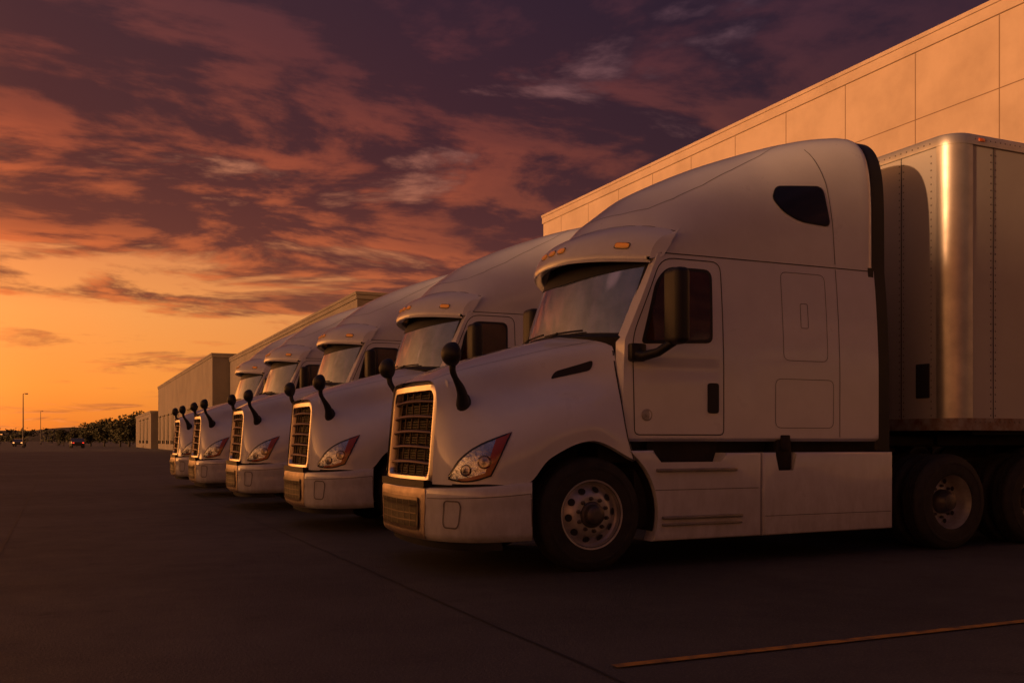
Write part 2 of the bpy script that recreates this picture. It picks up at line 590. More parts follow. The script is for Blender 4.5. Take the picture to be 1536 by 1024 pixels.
    mb = MB()
    ss = np.linspace(-1, 1, 49)
    mb.grid([[FV(s, h) for s in ss] for h in np.linspace(0, 1, 10)])
    mb.grid([[FV(s, 0) for s in ss], [FV(s, 0) + np.array((.012, 0, -.035)) for s in ss], [FV(s, 0) + np.array((.10, 0, -.02)) for s in ss]])
    for sgn in (1, -1):
        E = [FV(sgn, h) for h in np.linspace(0, 1, 6)]
        G = [np.array((2.12 + .18 * h, sgn * (wid(2.2) - .055), 2.83 + .29 * h)) for h in np.linspace(0, 1, 6)]
        mb.grid([[E[i] * (1 - t) + G[i] * t for i in range(6)] for t in (0, .35, .7, 1)])
    out('sun_visor', mb, M_PAINT, 50)
    mb = MB()
    CV = (2.6, 0, 2.6)
    for s0 in (-.80, -.17, 0, .17, .80):
        s_fill(mb, FV, rpoly([(s0 - .048, .22), (s0 + .048, .22), (s0 + .048, .315), (s0 - .048, .315)], .03), .018, CV, mirror=False, step=.05, rings=2)
    out('marker_lights', mb, M_AMBER)
    mb = MB()
    s_line(mb, FV, [(x, .99) for x in np.linspace(-1, 1, 12)], .008, .004, CV, mirror=False, closed=False, step=.1)
    for s0 in (-.80, -.17, 0, .17, .80):
        s_line(mb, FV, rpoly([(s0 - .053, .20), (s0 + .053, .20), (s0 + .053, .335), (s0 - .053, .335)], .03), .008, .006, CV, mirror=False, step=.05)
    def FR(X, t):
        return roofpt(X, t)
    CR_ = (3.4, 0, 2.4)
    cre = [(1.98, 1.57), (2.0, 1.2), (2.12, .95), (2.35, .82), (2.7, .80), (3.1, .88), (3.5, 1.02), (3.85, 1.25), (3.95, 1.57)]
    s_line(mb, FR, cre, .005, .003, CR_, closed=False, step=.05)
    s_line(mb, FS, [(2.1, ZS - .005), (4.63, ZS - .005)], .009, .003, CS, closed=False)
    s_line(mb, FS, [(4.13, 1.18), (4.13, 2.85)], .006, .003, CS, closed=False)
    s_line(mb, FS, [(4.13, 2.9), (4.10, 3.3), (4.04, 3.7), (3.93, 4.08)], .007, .003, CS, closed=False)
    door = rpoly([(1.80, 1.20), (2.74, 1.20), (2.74, 2.82), (2.10, 2.82), (1.97, 2.52), (1.78, 2.08)], [.05, .05, .10, .14, .2, .15])
    s_line(mb, FS, door, .009, .003, CS)
    out('body_seams', mb, M_SEAM)
    mb = MB()
    s_line(mb, FS, rpoly([(3.44, 1.92), (3.98, 1.92), (3.98, 2.78), (3.44, 2.78)], .07), .0045, .003, CS)
    s_line(mb, FS, rpoly([(3.34, 1.27), (4.05, 1.27), (4.05, 1.74), (3.34, 1.74)], .07), .0045, .003, CS)
    s_line(mb, FS, rpoly([(3.66, 2.24), (3.75, 2.24), (3.75, 2.48), (3.66, 2.48)], .02), .0045, .003, CS)
    out('locker_doors', mb, M_SEAM)
    wp = [(1.865, 2.02), (2.62, 2.05), (2.64, 2.74), (2.16, 2.74), (2.03, 2.60)]
    mb = MB()
    s_fill(mb, FS, rpoly(wp, [.05, .07, .09, .12, .15]), .005, CS)
    out('door_window_frame', mb, M_BLACK)
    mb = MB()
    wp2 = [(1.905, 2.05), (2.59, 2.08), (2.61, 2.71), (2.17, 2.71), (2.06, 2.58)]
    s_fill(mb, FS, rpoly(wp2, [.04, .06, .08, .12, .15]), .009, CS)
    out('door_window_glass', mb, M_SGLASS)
    mb = MB()
    sw = [(3.40, 3.50), (3.46, 3.62), (3.98, 3.66), (4.06, 3.28), (3.70, 3.30), (3.50, 3.38)]
    s_fill(mb, FS, rpoly(sw, [.04, .05, .07, .06, .08, .08]), .010, CS, step=.05)
    out('sleeper_window', mb, mat('sleeper_glass', (.014, .012, .012), .08, 0, coat=.6))
    mb = MB()
    s_line(mb, FS, rpoly(sw, [.04, .05, .07, .06, .08, .08]), .026, .006, CS, step=.05)
    s_line(mb, FS, [(2.24, 2.06), (2.24, 2.73)], .018, .012, CS, closed=False)
    s_fill(mb, FS, rpoly([(2.56, 1.40), (2.68, 1.40), (2.68, 1.68), (2.56, 1.68)], .03), .012, CS)
    out('door_handle', mb, M_BLACK)
    mb = MB()
    c0 = FS(1.90, 1.38)
    mb.lathe([(.055, 0), (.055, .008), (.045, .011), (.043, .005), (.02, .006), (.018, .012), (.001, .013)], (1.92, c0[1], 1.38), 24, mirror=True)
    out('door_badge', mb, M_ALU)
    # ---------------- windscreen
    def FW(s, h):
        y = s * (1.065 - .035 * h)
        X0 = 1.46 + .32 * abs(s) ** 2.6
        X1 = 1.74 + .36 * abs(s) ** 2.6
        return np.array((X0 + (X1 - X0) * h - .015 * sin(pi * h), y, 2.13 - .05 * s * s + (.80 + .05 * s * s) * h))
    CW = (2.6, 0, 2.2)
    mb = MB()
    mb.grid([[FW(s, h) for s in np.linspace(-1, 1, 41)] for h in np.linspace(0, 1, 10)])
    out('windscreen', mb, M_GLASS, 60)
    mb = MB()
    s_line(mb, FW, rpoly([(-.985, .02), (.985, .02), (.985, .99), (-.985, .99)], .07), .045, .006, CW, mirror=False, step=.06)
    P1 = []
    for x in np.linspace(-.97, .97, 31):
        lo = .80 - .10 * (1 - abs(x) ** 2)
        P1.append([nrm(FW, x, lo + (1 - lo) * k, CW) for k in (0, .33, .66, 1)])
    mb.grid([[p + n * .005 for p, n in r] for r in P1])
    for y0 in (-.05, .55):
        a = [nrm(FW, y0 - .55 * t * (1), .035 + .03 * t, CW) for t in np.linspace(0, 1, 8)]
        mb.tube([p + n * .03 for p, n in a], .010, 6)
        p, n = nrm(FW, y0 - .1, 0.0, CW)
        mb.tube([p + n * .01 + np.array((-.05, .1, -.02)), a[3][0] + a[3][1] * .04], .012, 6)
    mb.grid([[FW(s, 0) + np.array((0, 0, .03)) for s in np.linspace(-1.0, 1.0, 31)],
             [FW(s, 0) + np.array((-.05, 0, -.0)) for s in np.linspace(-1.0, 1.0, 31)],
             [FW(s, 0) + np.array((.0, 0, -.2)) for s in np.linspace(-1.0, 1.0, 31)]])
    out('windscreen_trim', mb, M_BLACK)
    # ---------------- skirts
    cx, cz_, ra = 1.335, .5, .665
    arc = [(cx + ra * cos(a), cz_ + ra * sin(a)) for a in np.linspace(radians(57), radians(-23), 16)]
    pl = arc + [(3.155, .245), (3.155, 1.035), (2.74, 1.035), (2.70, .93), (2.02, .93), (1.96, 1.06)]
    mb = MB()
    mb.prism(pl, 1.05, 1.215, .022, mirror=True)
    mb.prism([(3.175, .245), (4.82, .255), (4.82, 1.035), (3.56, 1.035), (3.56, .84), (3.34, .84), (3.34, 1.035), (3.175, 1.035)], 1.05, 1.215, .022, mirror=True)
    out('side_skirt', mb, M_PAINT)
    mb = MB()
    mb.box((1.98, 1.0, .865), (2.86, 1.245, .895), .008, True)
    mb.box((2.04, 1.18, .435), (2.92, 1.25, .465), .008, True)
    mb.box((2.04, 1.19, .375), (2.92, 1.235, .40), .006, True)
    out('cab_steps', mb, M_TREAD)
    mb = MB()
    mb.box((1.98, .7, .80), (2.74, 1.06, 1.15), 0, True)
    mb.box((3.36, 1.0, .86), (3.54, 1.19, 1.16), .02, True)
    mb.box((3.40, 1.1, 1.05), (3.50, 1.22, 1.2), .01, True)
    mb.box((1.97, 1.212, .70), (3.12, 1.218, .704), 0, True)
    mb.box((3.20, 1.212, .43), (4.79, 1.218, .434), 0, True)
    mb.box((1.5, -1.0, .95), (4.78, 1.0, 1.16))
    mb.box((.25, .36, .62), (8.3, .46, .92), 0, True)
    mb.box((1.85, .55, .34), (4.7, 1.04, .96), .05, True)
    mb.box((.35, -.5, .45), (1.9, .5, 1.3), .05)
    mb.tube([(cx, -.95, .5), (cx, .95, .5)], .07, 10)
    for ax in (5.65, 6.97):
        mb.tube([(ax, -.95, .5), (ax, .95, .5)], .10, 10)
        mb.lathe([(.02, -.2), (.2, -.16), (.24, 0), (.2, .16), (.02, .2)], (ax, 0, .5), 20)
    mb.box((5.2, -.5, 1.08), (6.9, .5, 1.2), .04)
    mb.box((4.85, -.6, .93), (5.2, .6, .97))
    mb.tube([(4.9, -.3, 1.6), (5.1, -.25, 1.1), (5.4, -.2, 1.3), (5.56, -.2, 1.7)], .018, 6)
    mb.tube([(4.9, .3, 1.6), (5.1, .25, 1.0), (5.4, .2, 1.2), (5.56, .2, 1.7)], .018, 6)
    wl = [[(cx + .655 * cos(a), y, cz_ + .655 * sin(a)) for a in np.linspace(radians(-15), radians(195), 26)] for y in (.62, 1.17)]
    mb.grid(wl, mirror=True)
    mb.box((.68, .55, .35), (2.0, .62, 1.6), 0, True)
    mb.box((7.65, .62, .25), (7.67, 1.22, .95), 0, True)
    out('chassis', mb, M_CHASSIS)
    # ---------------- wheels
    tire = MB(); rim_ = MB(); holes = MB(); hub = MB()
    def tyre(x, yo, w):
        R = .505
        prof = [(.285, -.012), (.30, -.004), (.34, .0), (.40, -.002), (.405, .002), (.425, .001), (.43, -.006), (.465, -.014), (.488, -.028), (.500, -.045), (R, -.065)]
        g = []
        for k in range(4):
            a = .065 + (w - .13) * (k + .7) / 4.4
            g += [(R, -a + .012), (R - .016, -a + .008), (R - .016, -a - .004), (R, -a - .008)]
        prof = prof + g + [(R, -(w - .065)), (.49, -(w - .03)), (.43, -(w - .005)), (.34, -w), (.285, -(w - .012))]
        tire.lathe(prof, (x, yo, .5), 56, mirror=True)
    def steer_rim(x, yo):
        rim_.lathe([(.295, -.02), (.31, -.002), (.305, .006), (.292, .004), (.283, -.02), (.278, -.05), (.262, -.064), (.235, -.052), (.205, -.022), (.175, -.006),
                    (.15, -.002), (.118, -.004), (.116, .0)], (x, yo, .5), 56, mirror=True)
        hub.lathe([(.116, -.01), (.112, .012), (.092, .02), (.088, .035), (.084, .07), (.07, .082), (.03, .085), (.001, .085)], (x, yo, .5), 32, mirror=True)
        for k in range(10):
            a = 2 * pi * k / 10 + .1
            c = (x + .222 * cos(a), yo - .034, .5 + .222 * sin(a))
            ring = []
            for j in range(16):
                t = 2 * pi * j / 16
                rr, tt = .026 * cos(t), .034 * sin(t)
                dy = rr * -.95
                ring.append((c[0] + rr * cos(a) - tt * sin(a), c[1] + .008 + dy * .8, c[2] + rr * sin(a) + tt * cos(a)))
            holes.add(ring, [tuple(range(16))], True)
            a += pi / 10
            c = (x + .142 * cos(a), yo, .5 + .142 * sin(a))
            hub.lathe([(.019, -.004), (.019, .014), (.013, .02), (.011, .036), (.001, .038)], c, 6, mirror=True)
    def drive_rim(x, yo):
        rim_.lathe([(.295, -.02), (.31, -.002), (.305, .006), (.292, .0), (.286, -.03), (.275, -.06), (.262, -.10), (.255, -.15), (.235, -.175), (.20, -.17), (.16, -.15), (.13, -.15)], (x, yo, .5), 56, mirror=True)
        hub.lathe([(.13, -.15), (.125, -.09), (.10, -.06), (.085, -.02), (.05, -.01), (.001, -.01)], (x, yo, .5), 32, mirror=True)
        for k in range(10):
            a = 2 * pi * k / 10
            c = (x + .222 * cos(a), yo - .164, .5 + .222 * sin(a))
            ring = [(c[0] + .026 * cos(t), c[1] + .004, c[2] + .026 * sin(t)) for t in np.linspace(0, 2 * pi, 14, endpoint=False)]
            holes.add(ring, [tuple(range(14))], True)
            a += pi / 10
            hub.lathe([(.018, -.004), (.018, .014), (.012, .03), (.001, .03)], (x + .165 * cos(a), yo - .15, .5 + .165 * sin(a)), 6, mirror=True)
    tyre(cx, 1.20, .30)
    steer_rim(cx, 1.195)
    for ax in (5.65, 6.97):
        tyre(ax, 1.23, .27)
        tyre(ax, .93, .27)
        drive_rim(ax, 1.22)
    out('tyres', tire, M_RUB, 30)
    out('wheel_rims', rim_, M_ALU)
    out('wheel_holes', holes, M_SEAM)
    out('wheel_hubs', hub, M_HUB)
    # ---------------- mirrors
    mb = MB()
    mb.box((1.95, 1.35, 1.99), (2.10, 1.60, 2.66), .055, True, 4)
    mb.tube([(1.80, 1.13, 1.93), (1.84, 1.22, 1.90), (1.92, 1.34, 1.93), (2.02, 1.44, 2.02)], [.06, .045, .04, .04], 10, mirror=True)
    mb.box((1.74, 1.10, 1.86), (1.90, 1.19, 2.02), .02, True)
    arm = np.array([(.29, .77, 1.47), (.265, .82, 1.54), (.225, .86, 1.61), (.175, .885, 1.68), (.145, .90, 1.74), (.14, .91, 1.80)])
    pts = [cr1(arm, t) for t in np.linspace(0, 5, 16)]
    mb.tube(pts, list(np.interp(np.linspace(0, 1, 16), [0, .25, .6, 1], [.06, .045, .026, .03])), 10, mirror=True)
    bm = bmesh.new()
    bmesh.ops.create_uvsphere(bm, u_segments=20, v_segments=14, radius=1)
    for v in bm.verts:
        v.co = (.14 + v.co.x * (.06 if v.co.x > 0 else .10), .92 + v.co.y * .115, 1.88 + v.co.z * .105)
    mb.frombm(bm, True)
    bm = bmesh.new()
    bmesh.ops.create_uvsphere(bm, u_segments=14, v_segments=8, radius=1)
    for v in bm.verts:
        v.co = (.30 + v.co.x * .07, .765 + v.co.y * .05, 1.46 + v.co.z * .11)
    mb.frombm(bm, True)
    out('mirrors', mb, M_BLACK)
    return parts

# ------------------------------------------------------------ TRAILER (local origin at front face)
def build_trailer():
    parts = []
    def out(name, mb, m, angle=38):
        parts.append((name, mb.mesh(name, m, angle)))
    L, W, z0, z1, r = 15.9, 1.30, 1.255, 4.38, .22
    def ring(z, ins=0.0, ext=0.0):
        P = [(L, -W + ins, z)]
        P += [(L * t, -W + ins, z) for t in (.8, .6, .4, .2, .05)]
        for k in range(9):
            a = radians(-90 - 90 * k / 8)
            P.append((r + (r - ins) * cos(a), -W + r + (r - ins) * sin(a), z))
        P += [(ins, y, z) for y in (-.6, 0, .6)]
        for k in range(9):
            a = radians(180 - 90 * k / 8)
            P.append((r + (r - ins) * cos(a), W - r + (r - ins) * sin(a), z))
        P += [(L * t, W - ins, z) for t in (.05, .2, .4, .6, .8)]
        P += [(L, W - ins, z)]
        return P
    mb = MB()
    mb.grid([ring(z, .006) for z in (z0 + .12, 2, 3, z1 - .10)], close=True)
    top = ring(z1 - .004, .03)
    mb.add(top, [tuple(range(len(top)))])
    bot = ring(z0 + .05, .03)
    mb.add(bot, [tuple(range(len(bot)))])
    out('trailer_box', mb, M_TRAILER)
    mb = MB()
    mb.grid([ring(z1 - .11, 0), ring(z1 - .11, -.012), ring(z1 - .02, -.012), ring(z1, .0), ring(z1, .04)], close=True)
    for sg in (1, -1):
        P = []
        for z in (z0 + .13, z1 - .11):
            row = []
            for k in range(13):
                a = radians(180 - 90 * k / 12)
                row.append((r + (r + .006) * cos(a), sg * (W - r + (r + .006) * sin(a)), z))
            row.append((r + .05, sg * (W + .006), z))
            P.append(row)
        mb.grid(P)
    out('top_rail', mb, M_TALU)
    mb = MB()
    mb.grid([ring(z0, .04), ring(z0, -.01), ring(z0 + .13, -.01), ring(z0 + .13, .01)], close=True)
    out('bottom_rail', mb, M_RUST)
    mb = MB()
    def rivet(p, n):
        n = np.array(n, float)
        a = np.cross(n, (0, 0, 1.0)); a /= np.linalg.norm(a)
        b = np.cross(a, n)
        base = [np.array(p) + (a * cos(t) + b * sin(t)) * .010 for t in np.linspace(0, 2 * pi, 6, endpoint=False)]
        V = base + [np.array(p) + n * .007]
        mb.add(V, [(i, (i + 1) % 6, 6) for i in range(6)])
    for z in np.arange(z0 + .16, z1 - .12, .075):
        for x in [.55, .62] + [1.2 * k + .62 for k in range(1, 7)] + [1.2 * k + .55 for k in range(1, 7)]:
            rivet((x, -W - .001 + .006, z), (0, -1, 0))
        for y in (-1.0, -.62, -.56, 0, .6, 1.0):
            rivet((.005, y, z), (-1, 0, 0))
    for x in np.arange(.3, 8, .075):
        rivet((x, -W - .012, z1 - .05), (0, -1, 0))
        rivet((x, -W - .010, z0 + .09), (0, -1, 0))
    for y in np.arange(-1.0, 1.0, .08):
        rivet((-.013, y, z1 - .06), (-1, 0, 0))
    out('rivets', mb, mat('rivet_metal', (.22, .20, .19), .5, .6), 10)
    mb = MB()
    for x in [.585] + [1.2 * k + .585 for k in range(1, 12)]:
        mb.box((x - .0015, -W - .001, z0 + .13), (x + .0015, -W + .02, z1 - .11))
    mb.box((-.002, -.5915, z0 + .13), (.02, -.5885, z1 - .11))
    mb.box((-.01, -.98, z0 + .35), (.02, -.80, z0 + .72), .01)
    out('trailer_seams', mb, M_SEAM)
    mb = MB()
    mb.box((.6, -.55, z0 - .16), (L, -.40, z0 + .02)); mb.box((.6, .40, z0 - .16), (L, .55, z0 + .02))
    mb.box((.5, -1.1, z0 - .04), (3.0, 1.1, z0 + .02))
    for y in (-.95, .95):
        mb.box((3.1, y - .07, .35), (3.25, y + .07, z0), .01)
        mb.box((3.02, y - .14, .30), (3.33, y + .14, .35), .01)
    for x in (12.6, 13.85):
        mb.tube([(x, -1, .5), (x, 1, .5)], .08, 10)
    mb.box((12, -.6, .6), (14.6, .6, 1.12))
    mb.box((L - .15, -1.1, .45), (L - .05, 1.1, .55)); mb.box((L - .12, -.6, .5), (L - .06, -.5, z0)); mb.box((L - .12, .5, .5), (L - .06, .6, z0))
    out('trailer_underframe', mb, M_CHASSIS)
    mb = MB()
    for x in (12.6, 13.85):
        for yo in (1.28, .98):
            R = .5
            mb.lathe([(.285, -.01), (.34, 0), (.43, -.004), (.485, -.03), (R, -.06), (R, -.2), (.485, -.24), (.34, -.27), (.285, -.26)], (x, yo, .5), 40, mirror=True)
    out('trailer_tyres', mb, M_RUB)
    mb = MB()
    for x in (12.6, 13.85):
        mb.lathe([(.31, 0), (.29, -.02), (.25, -.15), (.13, -.14), (.11, -.03), (.001, -.02)], (x, 1.27, .5), 40, mirror=True)
    out('trailer_rims', mb, M_ALU)
    mb = MB()
    for x in (.35, 4.0, 8.0):
        mb.box((x, -W - .02, z1 - .07), (x + .09, -W - .008, z1 - .035), .003)
    out('clearance_lamps', mb, M_MARK)
    return parts

TP = build_truck()
RP = build_trailer()
YC = [8.65, 13.15, 17.25, 21.45, 25.45]
XO = [2.80, 2.72, 2.50, 2.30, 2.27]
for k in range(5):
    e = empty('semi_truck', (XO[k], YC[k], 0))
    for nm, me in TP:
        obj(nm, me, e)
    t = empty('semi_trailer', (8.38 + (XO[k] - 2.8), YC[k], 0))
    for nm, me in RP:
        obj(nm, me, t)

# ------------------------------------------------------------ ground
def asphalt():
    m = mat('asphalt', (0.052, 0.046, 0.043), 0.85)
    nt = m.node_tree
    b = nt.nodes['Principled BSDF']
    tc = nt.nodes['Texture Coordinate']
    def noise(s, d, r=.6, vec=None):
        n = N(nt, 'ShaderNodeTexNoise')
        n.inputs['Scale'].default_value = s
        n.inputs['Detail'].default_value = d
        n.inputs['Roughness'].default_value = r
        nt.links.new(vec or tc.outputs['Object'], n.inputs['Vector'])
        return n.outputs['Fac']
    big = noise(.25, 6, .65)
    mid = noise(2.2, 6, .7)
    fine = noise(55, 4, .7)
    def ramp(f, a, b_):
        r = N(nt, 'ShaderNodeMapRange')
        r.inputs[1].default_value = a
        r.inputs[2].default_value = b_
        nt.links.new(f, r.inputs[0])
        return r.outputs[0]
    def mix(fac, a, c):
        x = N(nt, 'ShaderNodeMix', data_type='RGBA')
        nt.links.new(fac, x.inputs[0])
        for s, v in ((6, a), (7, c)):
            if isinstance(v, tuple):
                x.inputs[s].default_value = (*v, 1)
            else:
                nt.links.new(v, x.inputs[s])
        return x.outputs[2]
    c = mix(ramp(big, .38, .62), (0.046, 0.045, 0.048), (0.090, 0.087, 0.089))
    c = mix(ramp(mid, .60, .75), c, (0.034, 0.033, 0.035))
    c = mix(ramp(fine, .52, .75), c, (0.17, 0.16, 0.16))
    nt.links.new(c, b.inputs['Base Color'])
    r = N(nt, 'ShaderNodeMapRange')
    r.inputs[3].default_value = .46
    r.inputs[4].default_value = .82
    nt.links.new(mid, r.inputs[0])
    nt.links.new(r.outputs[0], b.inputs['Roughness'])
    b.inputs['Specular IOR Level'].default_value = 0.38
    add = N(nt, 'ShaderNodeMath', operation='ADD')
    nt.links.new(fine, add.inputs[0])
    nt.links.new(mid, add.inputs[1])
    bp = N(nt, 'ShaderNodeBump')
    bp.inputs['Strength'].default_value = .9
    bp.inputs['Distance'].default_value = .016
    nt.links.new(add.outputs[0], bp.inputs['Height'])
    nt.links.new(bp.outputs[0], b.inputs['Normal'])
    return m
M_ASPH = asphalt()
mb = MB()
mb.add([(-3000, -1500, 0), (3000, -1500, 0), (3000, 5000, 0), (-3000, 5000, 0)], [(0, 1, 2, 3)])
obj('ground', mb.mesh('ground', M_ASPH))
M_TAR = mat('tar_joint', (0.012, 0.011, 0.011), 0.6)
mb = MB()
def strip(pts, w, z=.004, wob=.0):
    P = []
    for i, p in enumerate(pts):
        a = np.array(pts[max(i - 1, 0)]); b_ = np.array(pts[min(i + 1, len(pts) - 1)])
        d = b_ - a
        d = d / np.linalg.norm(d)
        n = np.array((-d[1], d[0]))
        q = np.array(p) + n * random.uniform(-wob, wob)
        ww = w * random.uniform(.7, 1.3)
        P.append([(*(q + n * ww / 2), z), (*(q - n * ww / 2), z)])
    mb.grid(P)
strip([(2.38, y) for y in np.arange(-4, 160, .35)], .024, wob=.008)
strip([(-.55 - .012 * y, y) for y in np.arange(-4, 200, .35)], .026, wob=.008)
strip([(-6.5, y) for y in np.arange(0, 200, .5)], .022, wob=.008)
for y in (14, 23, 34, 48, 66, 90):
    strip([(x, y) for x in np.arange(-30, 2.36, .35)], .012, z=.0048, wob=.008)
obj('pavement_joints', mb.mesh('pavement_joints', M_TAR))
M_YEL = mat('yellow_line_paint', (0.60, 0.27, 0.03), 0.7, col2=(0.12, 0.085, 0.055), vscale=7)
mb = MB()
mb.add([(2.5, 4.245, .008), (24, 4.245, .008), (24, 4.315, .008), (2.5, 4.315, .008)], [(0, 1, 2, 3)])
for y in [(YC[i] + YC[i + 1]) / 2 for i in range(4)] + [27.6]:
    mb.add([(4.5, y - .05, .008), (24, y - .05, .008), (24, y + .05, .008), (4.5, y + .05, .008)], [(0, 1, 2, 3)])
obj('parking_bay_lines', mb.mesh('parking_bay_lines', M_YEL))

# ------------------------------------------------------------ buildings
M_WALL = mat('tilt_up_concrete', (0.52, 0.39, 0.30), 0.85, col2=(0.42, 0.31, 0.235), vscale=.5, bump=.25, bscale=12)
M_WALL2 = mat('tilt_up_concrete_dim', (0.21, 0.165, 0.13), 0.88, col2=(0.16, 0.125, 0.10), vscale=.4, bump=.25, bscale=12)  # dimmer light on the far walls is put into this darker base colour
M_JOINT = mat('wall_joint', (0.22, 0.145, 0.10), 0.9)
M_DOCK = mat('dock_door', (0.06, 0.05, 0.045), 0.6, var=.3)
def warehouse(name, x0, x1, y0, y1, H, wall, step, ystart, hz, docks, cop=.45, face=-1):
    e = empty(name, (0, 0, 0))
    mb = MB()
    mb.box((x0, y0, 0), (x1, y1, H - .02))
    obj('walls', mb.mesh('walls', wall), e)
    xf = x0 if face < 0 else x1
    def bx(m, d0, d1, ya, yb, za, zb, bev=0):
        a, b = sorted((xf + face * d0, xf + face * d1))
        m.box((a, ya, za), (b, yb, zb), bev)
    mb = MB()
    y = ystart
    while y < y1 - .3:
        if y > y0 + .3:
            bx(mb, .004, -.05, y - .018, y + .018, 0, H - cop - .01)
        y += step
    for z in hz:
        bx(mb, .006, -.05, y0 + .03, y1 - .03, z - .015, z + .015)
    x = x0 + step
    while x < x1 - .3:
        mb.box((x - .022, y0 - .004, 0), (x + .022, y0 + .05, H - cop - .01))
        x += step
    obj('panel_joints', mb.mesh('panel_joints', M_JOINT), e)
    mb = MB()
    mb.box((x0 - .06, y0 - .06, H - cop), (x1 + .06, y1 + .06, H), .01)
    mb.box((x0 - .10, y0 - .10, H - .10), (x1 + .10, y1 + .10, H + .04), .01)
    obj('coping', mb.mesh('coping', wall), e)
    if docks:
        mb = MB()
        for yc in docks:
            bx(mb, .03, -.1, yc - 1.4, yc + 1.4, 1.2, 4.2, .01)
            for z in np.arange(1.7, 4.1, .5):
                bx(mb, .045, .028, yc - 1.35, yc + 1.35, z, z + .03)
        obj('dock_doors', mb.mesh('dock_doors', M_DOCK), e)
        mb = MB()
        for yc in docks:
            for s in (-1, 1):
                bx(mb, .14, 0, yc + s * 1.1 - .15, yc + s * 1.1 + .15, .7, 1.15, .01)
            bx(mb, .12, .001, yc - 1.75, yc + 1.75, 4.2, 4.35, .01)
        obj('dock_bumpers', mb.mesh('dock_bumpers', M_BLACK), e)
    return e
warehouse('warehouse', 24.6, 90, -2, 50.1, 14.0, M_WALL, 3.1, -1.8 + .07, [11.4, 7.4], YC)
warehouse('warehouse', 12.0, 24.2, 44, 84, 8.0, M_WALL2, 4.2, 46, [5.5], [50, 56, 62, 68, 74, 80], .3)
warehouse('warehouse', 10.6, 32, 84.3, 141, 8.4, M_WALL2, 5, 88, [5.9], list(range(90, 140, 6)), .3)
warehouse('storage_shed', 9.8, 20, 143, 178, 5.2, M_WALL2, 4, 146, [], [150, 158, 166], .3)
# unseen depot added west of the row to shade the trucks from the sun
warehouse('warehouse', -100, -60, -70, 92, 12.0, M_WALL2, 6, -64, [8.0], list(range(-60, 90, 9)), .4, face=1)

# ------------------------------------------------------------ hills, trees, lamps, cars in the distance
M_HILL = mat('hill_scrub', (0.07, 0.05, 0.04), .95, col2=(0.04, 0.032, 0.028), vscale=.02)
mb = MB()
from mathutils import noise as mn, Vector
P = []
for i in range(12):
    row = []
    for j in range(161):
        x = -900 + j * 12
        y = 1000 + i * 35
        env = sin(pi * i / 11)
        h = env * (11 + 10 * mn.noise(Vector((x * .006, 3.1, i * .15))) + 4 * mn.noise(Vector((x * .03, 1, i * .4))) + 6 * math.exp(-((x - 25) / 55) ** 2))
        row.append((x, y, max(h, -.5) if 0 < i < 11 else -1))
    P.append(row)
mb.grid(P)
obj('hills', mb.mesh('hills', M_HILL))

M_LEAF = mat('foliage', (0.045, 0.05, 0.022), .8, col2=(0.10, 0.085, 0.035), vscale=.8)
M_BARK = mat('bark', (0.06, 0.045, 0.035), .9, var=.4)
def leaf_cloud(mb, c, rad, n, sz):
    lobes = [(np.array((random.uniform(-.6, .6) * rad[0], random.uniform(-.6, .6) * rad[1], random.uniform(-.5, .6) * rad[2])), random.uniform(.35, .6)) for _ in range(9)]
    for _ in range(n):
        l, s = random.choice(lobes)
        d = np.random.normal(size=3)
        d /= np.linalg.norm(d)
        p = np.array(c) + l + d * np.array(rad) * s * random.random() ** .35
        a = np.random.normal(size=3); a /= np.linalg.norm(a)
        b = np.cross(a, np.random.normal(size=3)); b /= np.linalg.norm(b)
        k = sz * random.uniform(.6, 1.4)
        mb.add([p - a * k, p + b * k * .6, p + a * k, p - b * k * .6], [(0, 1, 2, 3)])
np.random.seed(3)
def tree(x, y, h):
    e = empty('tree', (x, y, 0))
    mb = MB()
    mb.tube([(0, 0, 0), (.05, 0, h * .25), (-.05, .05, h * .5), (0, 0, h * .8)], [h * .035, h * .028, h * .02, h * .006], 8)
    for k in range(6):
        a = random.uniform(0, 2 * pi)
        z = h * random.uniform(.28, .6)
        mb.tube([(0, 0, z), (cos(a) * h * .15, sin(a) * h * .15, z + h * .12), (cos(a) * h * .28, sin(a) * h * .28, z + h * .2)], [h * .014, h * .009, h * .003], 6)
    obj('trunk', mb.mesh('trunk', M_BARK), e)
    mb = MB()
    leaf_cloud(mb, (0, 0, h * .52), (h * .5, h * .5, h * .44), 2600, h * .035)
    obj('crown', mb.mesh('crown', M_LEAF), e)
for x, y, h in ((7.6, 186, 5.6), (5.2, 194, 5.2), (9.0, 184, 6.4), (3.0, 200, 4.8), (.6, 210, 4.2), (-1.8, 222, 3.6), (10.6, 188, 5.8)):
    tree(x, y, h)
mb = MB()
for k in range(90):
    x = -260 + 330 * (k / 90) + random.uniform(-3, 3)
    y = 420 + random.uniform(-30, 60)
    h = random.uniform(3, 6.5)
    leaf_cloud(mb, (x, y, h * .45), (h * .9, h * .9, h * .55), 160, h * .09)
obj('distant_trees', mb.mesh('distant_trees', M_LEAF))

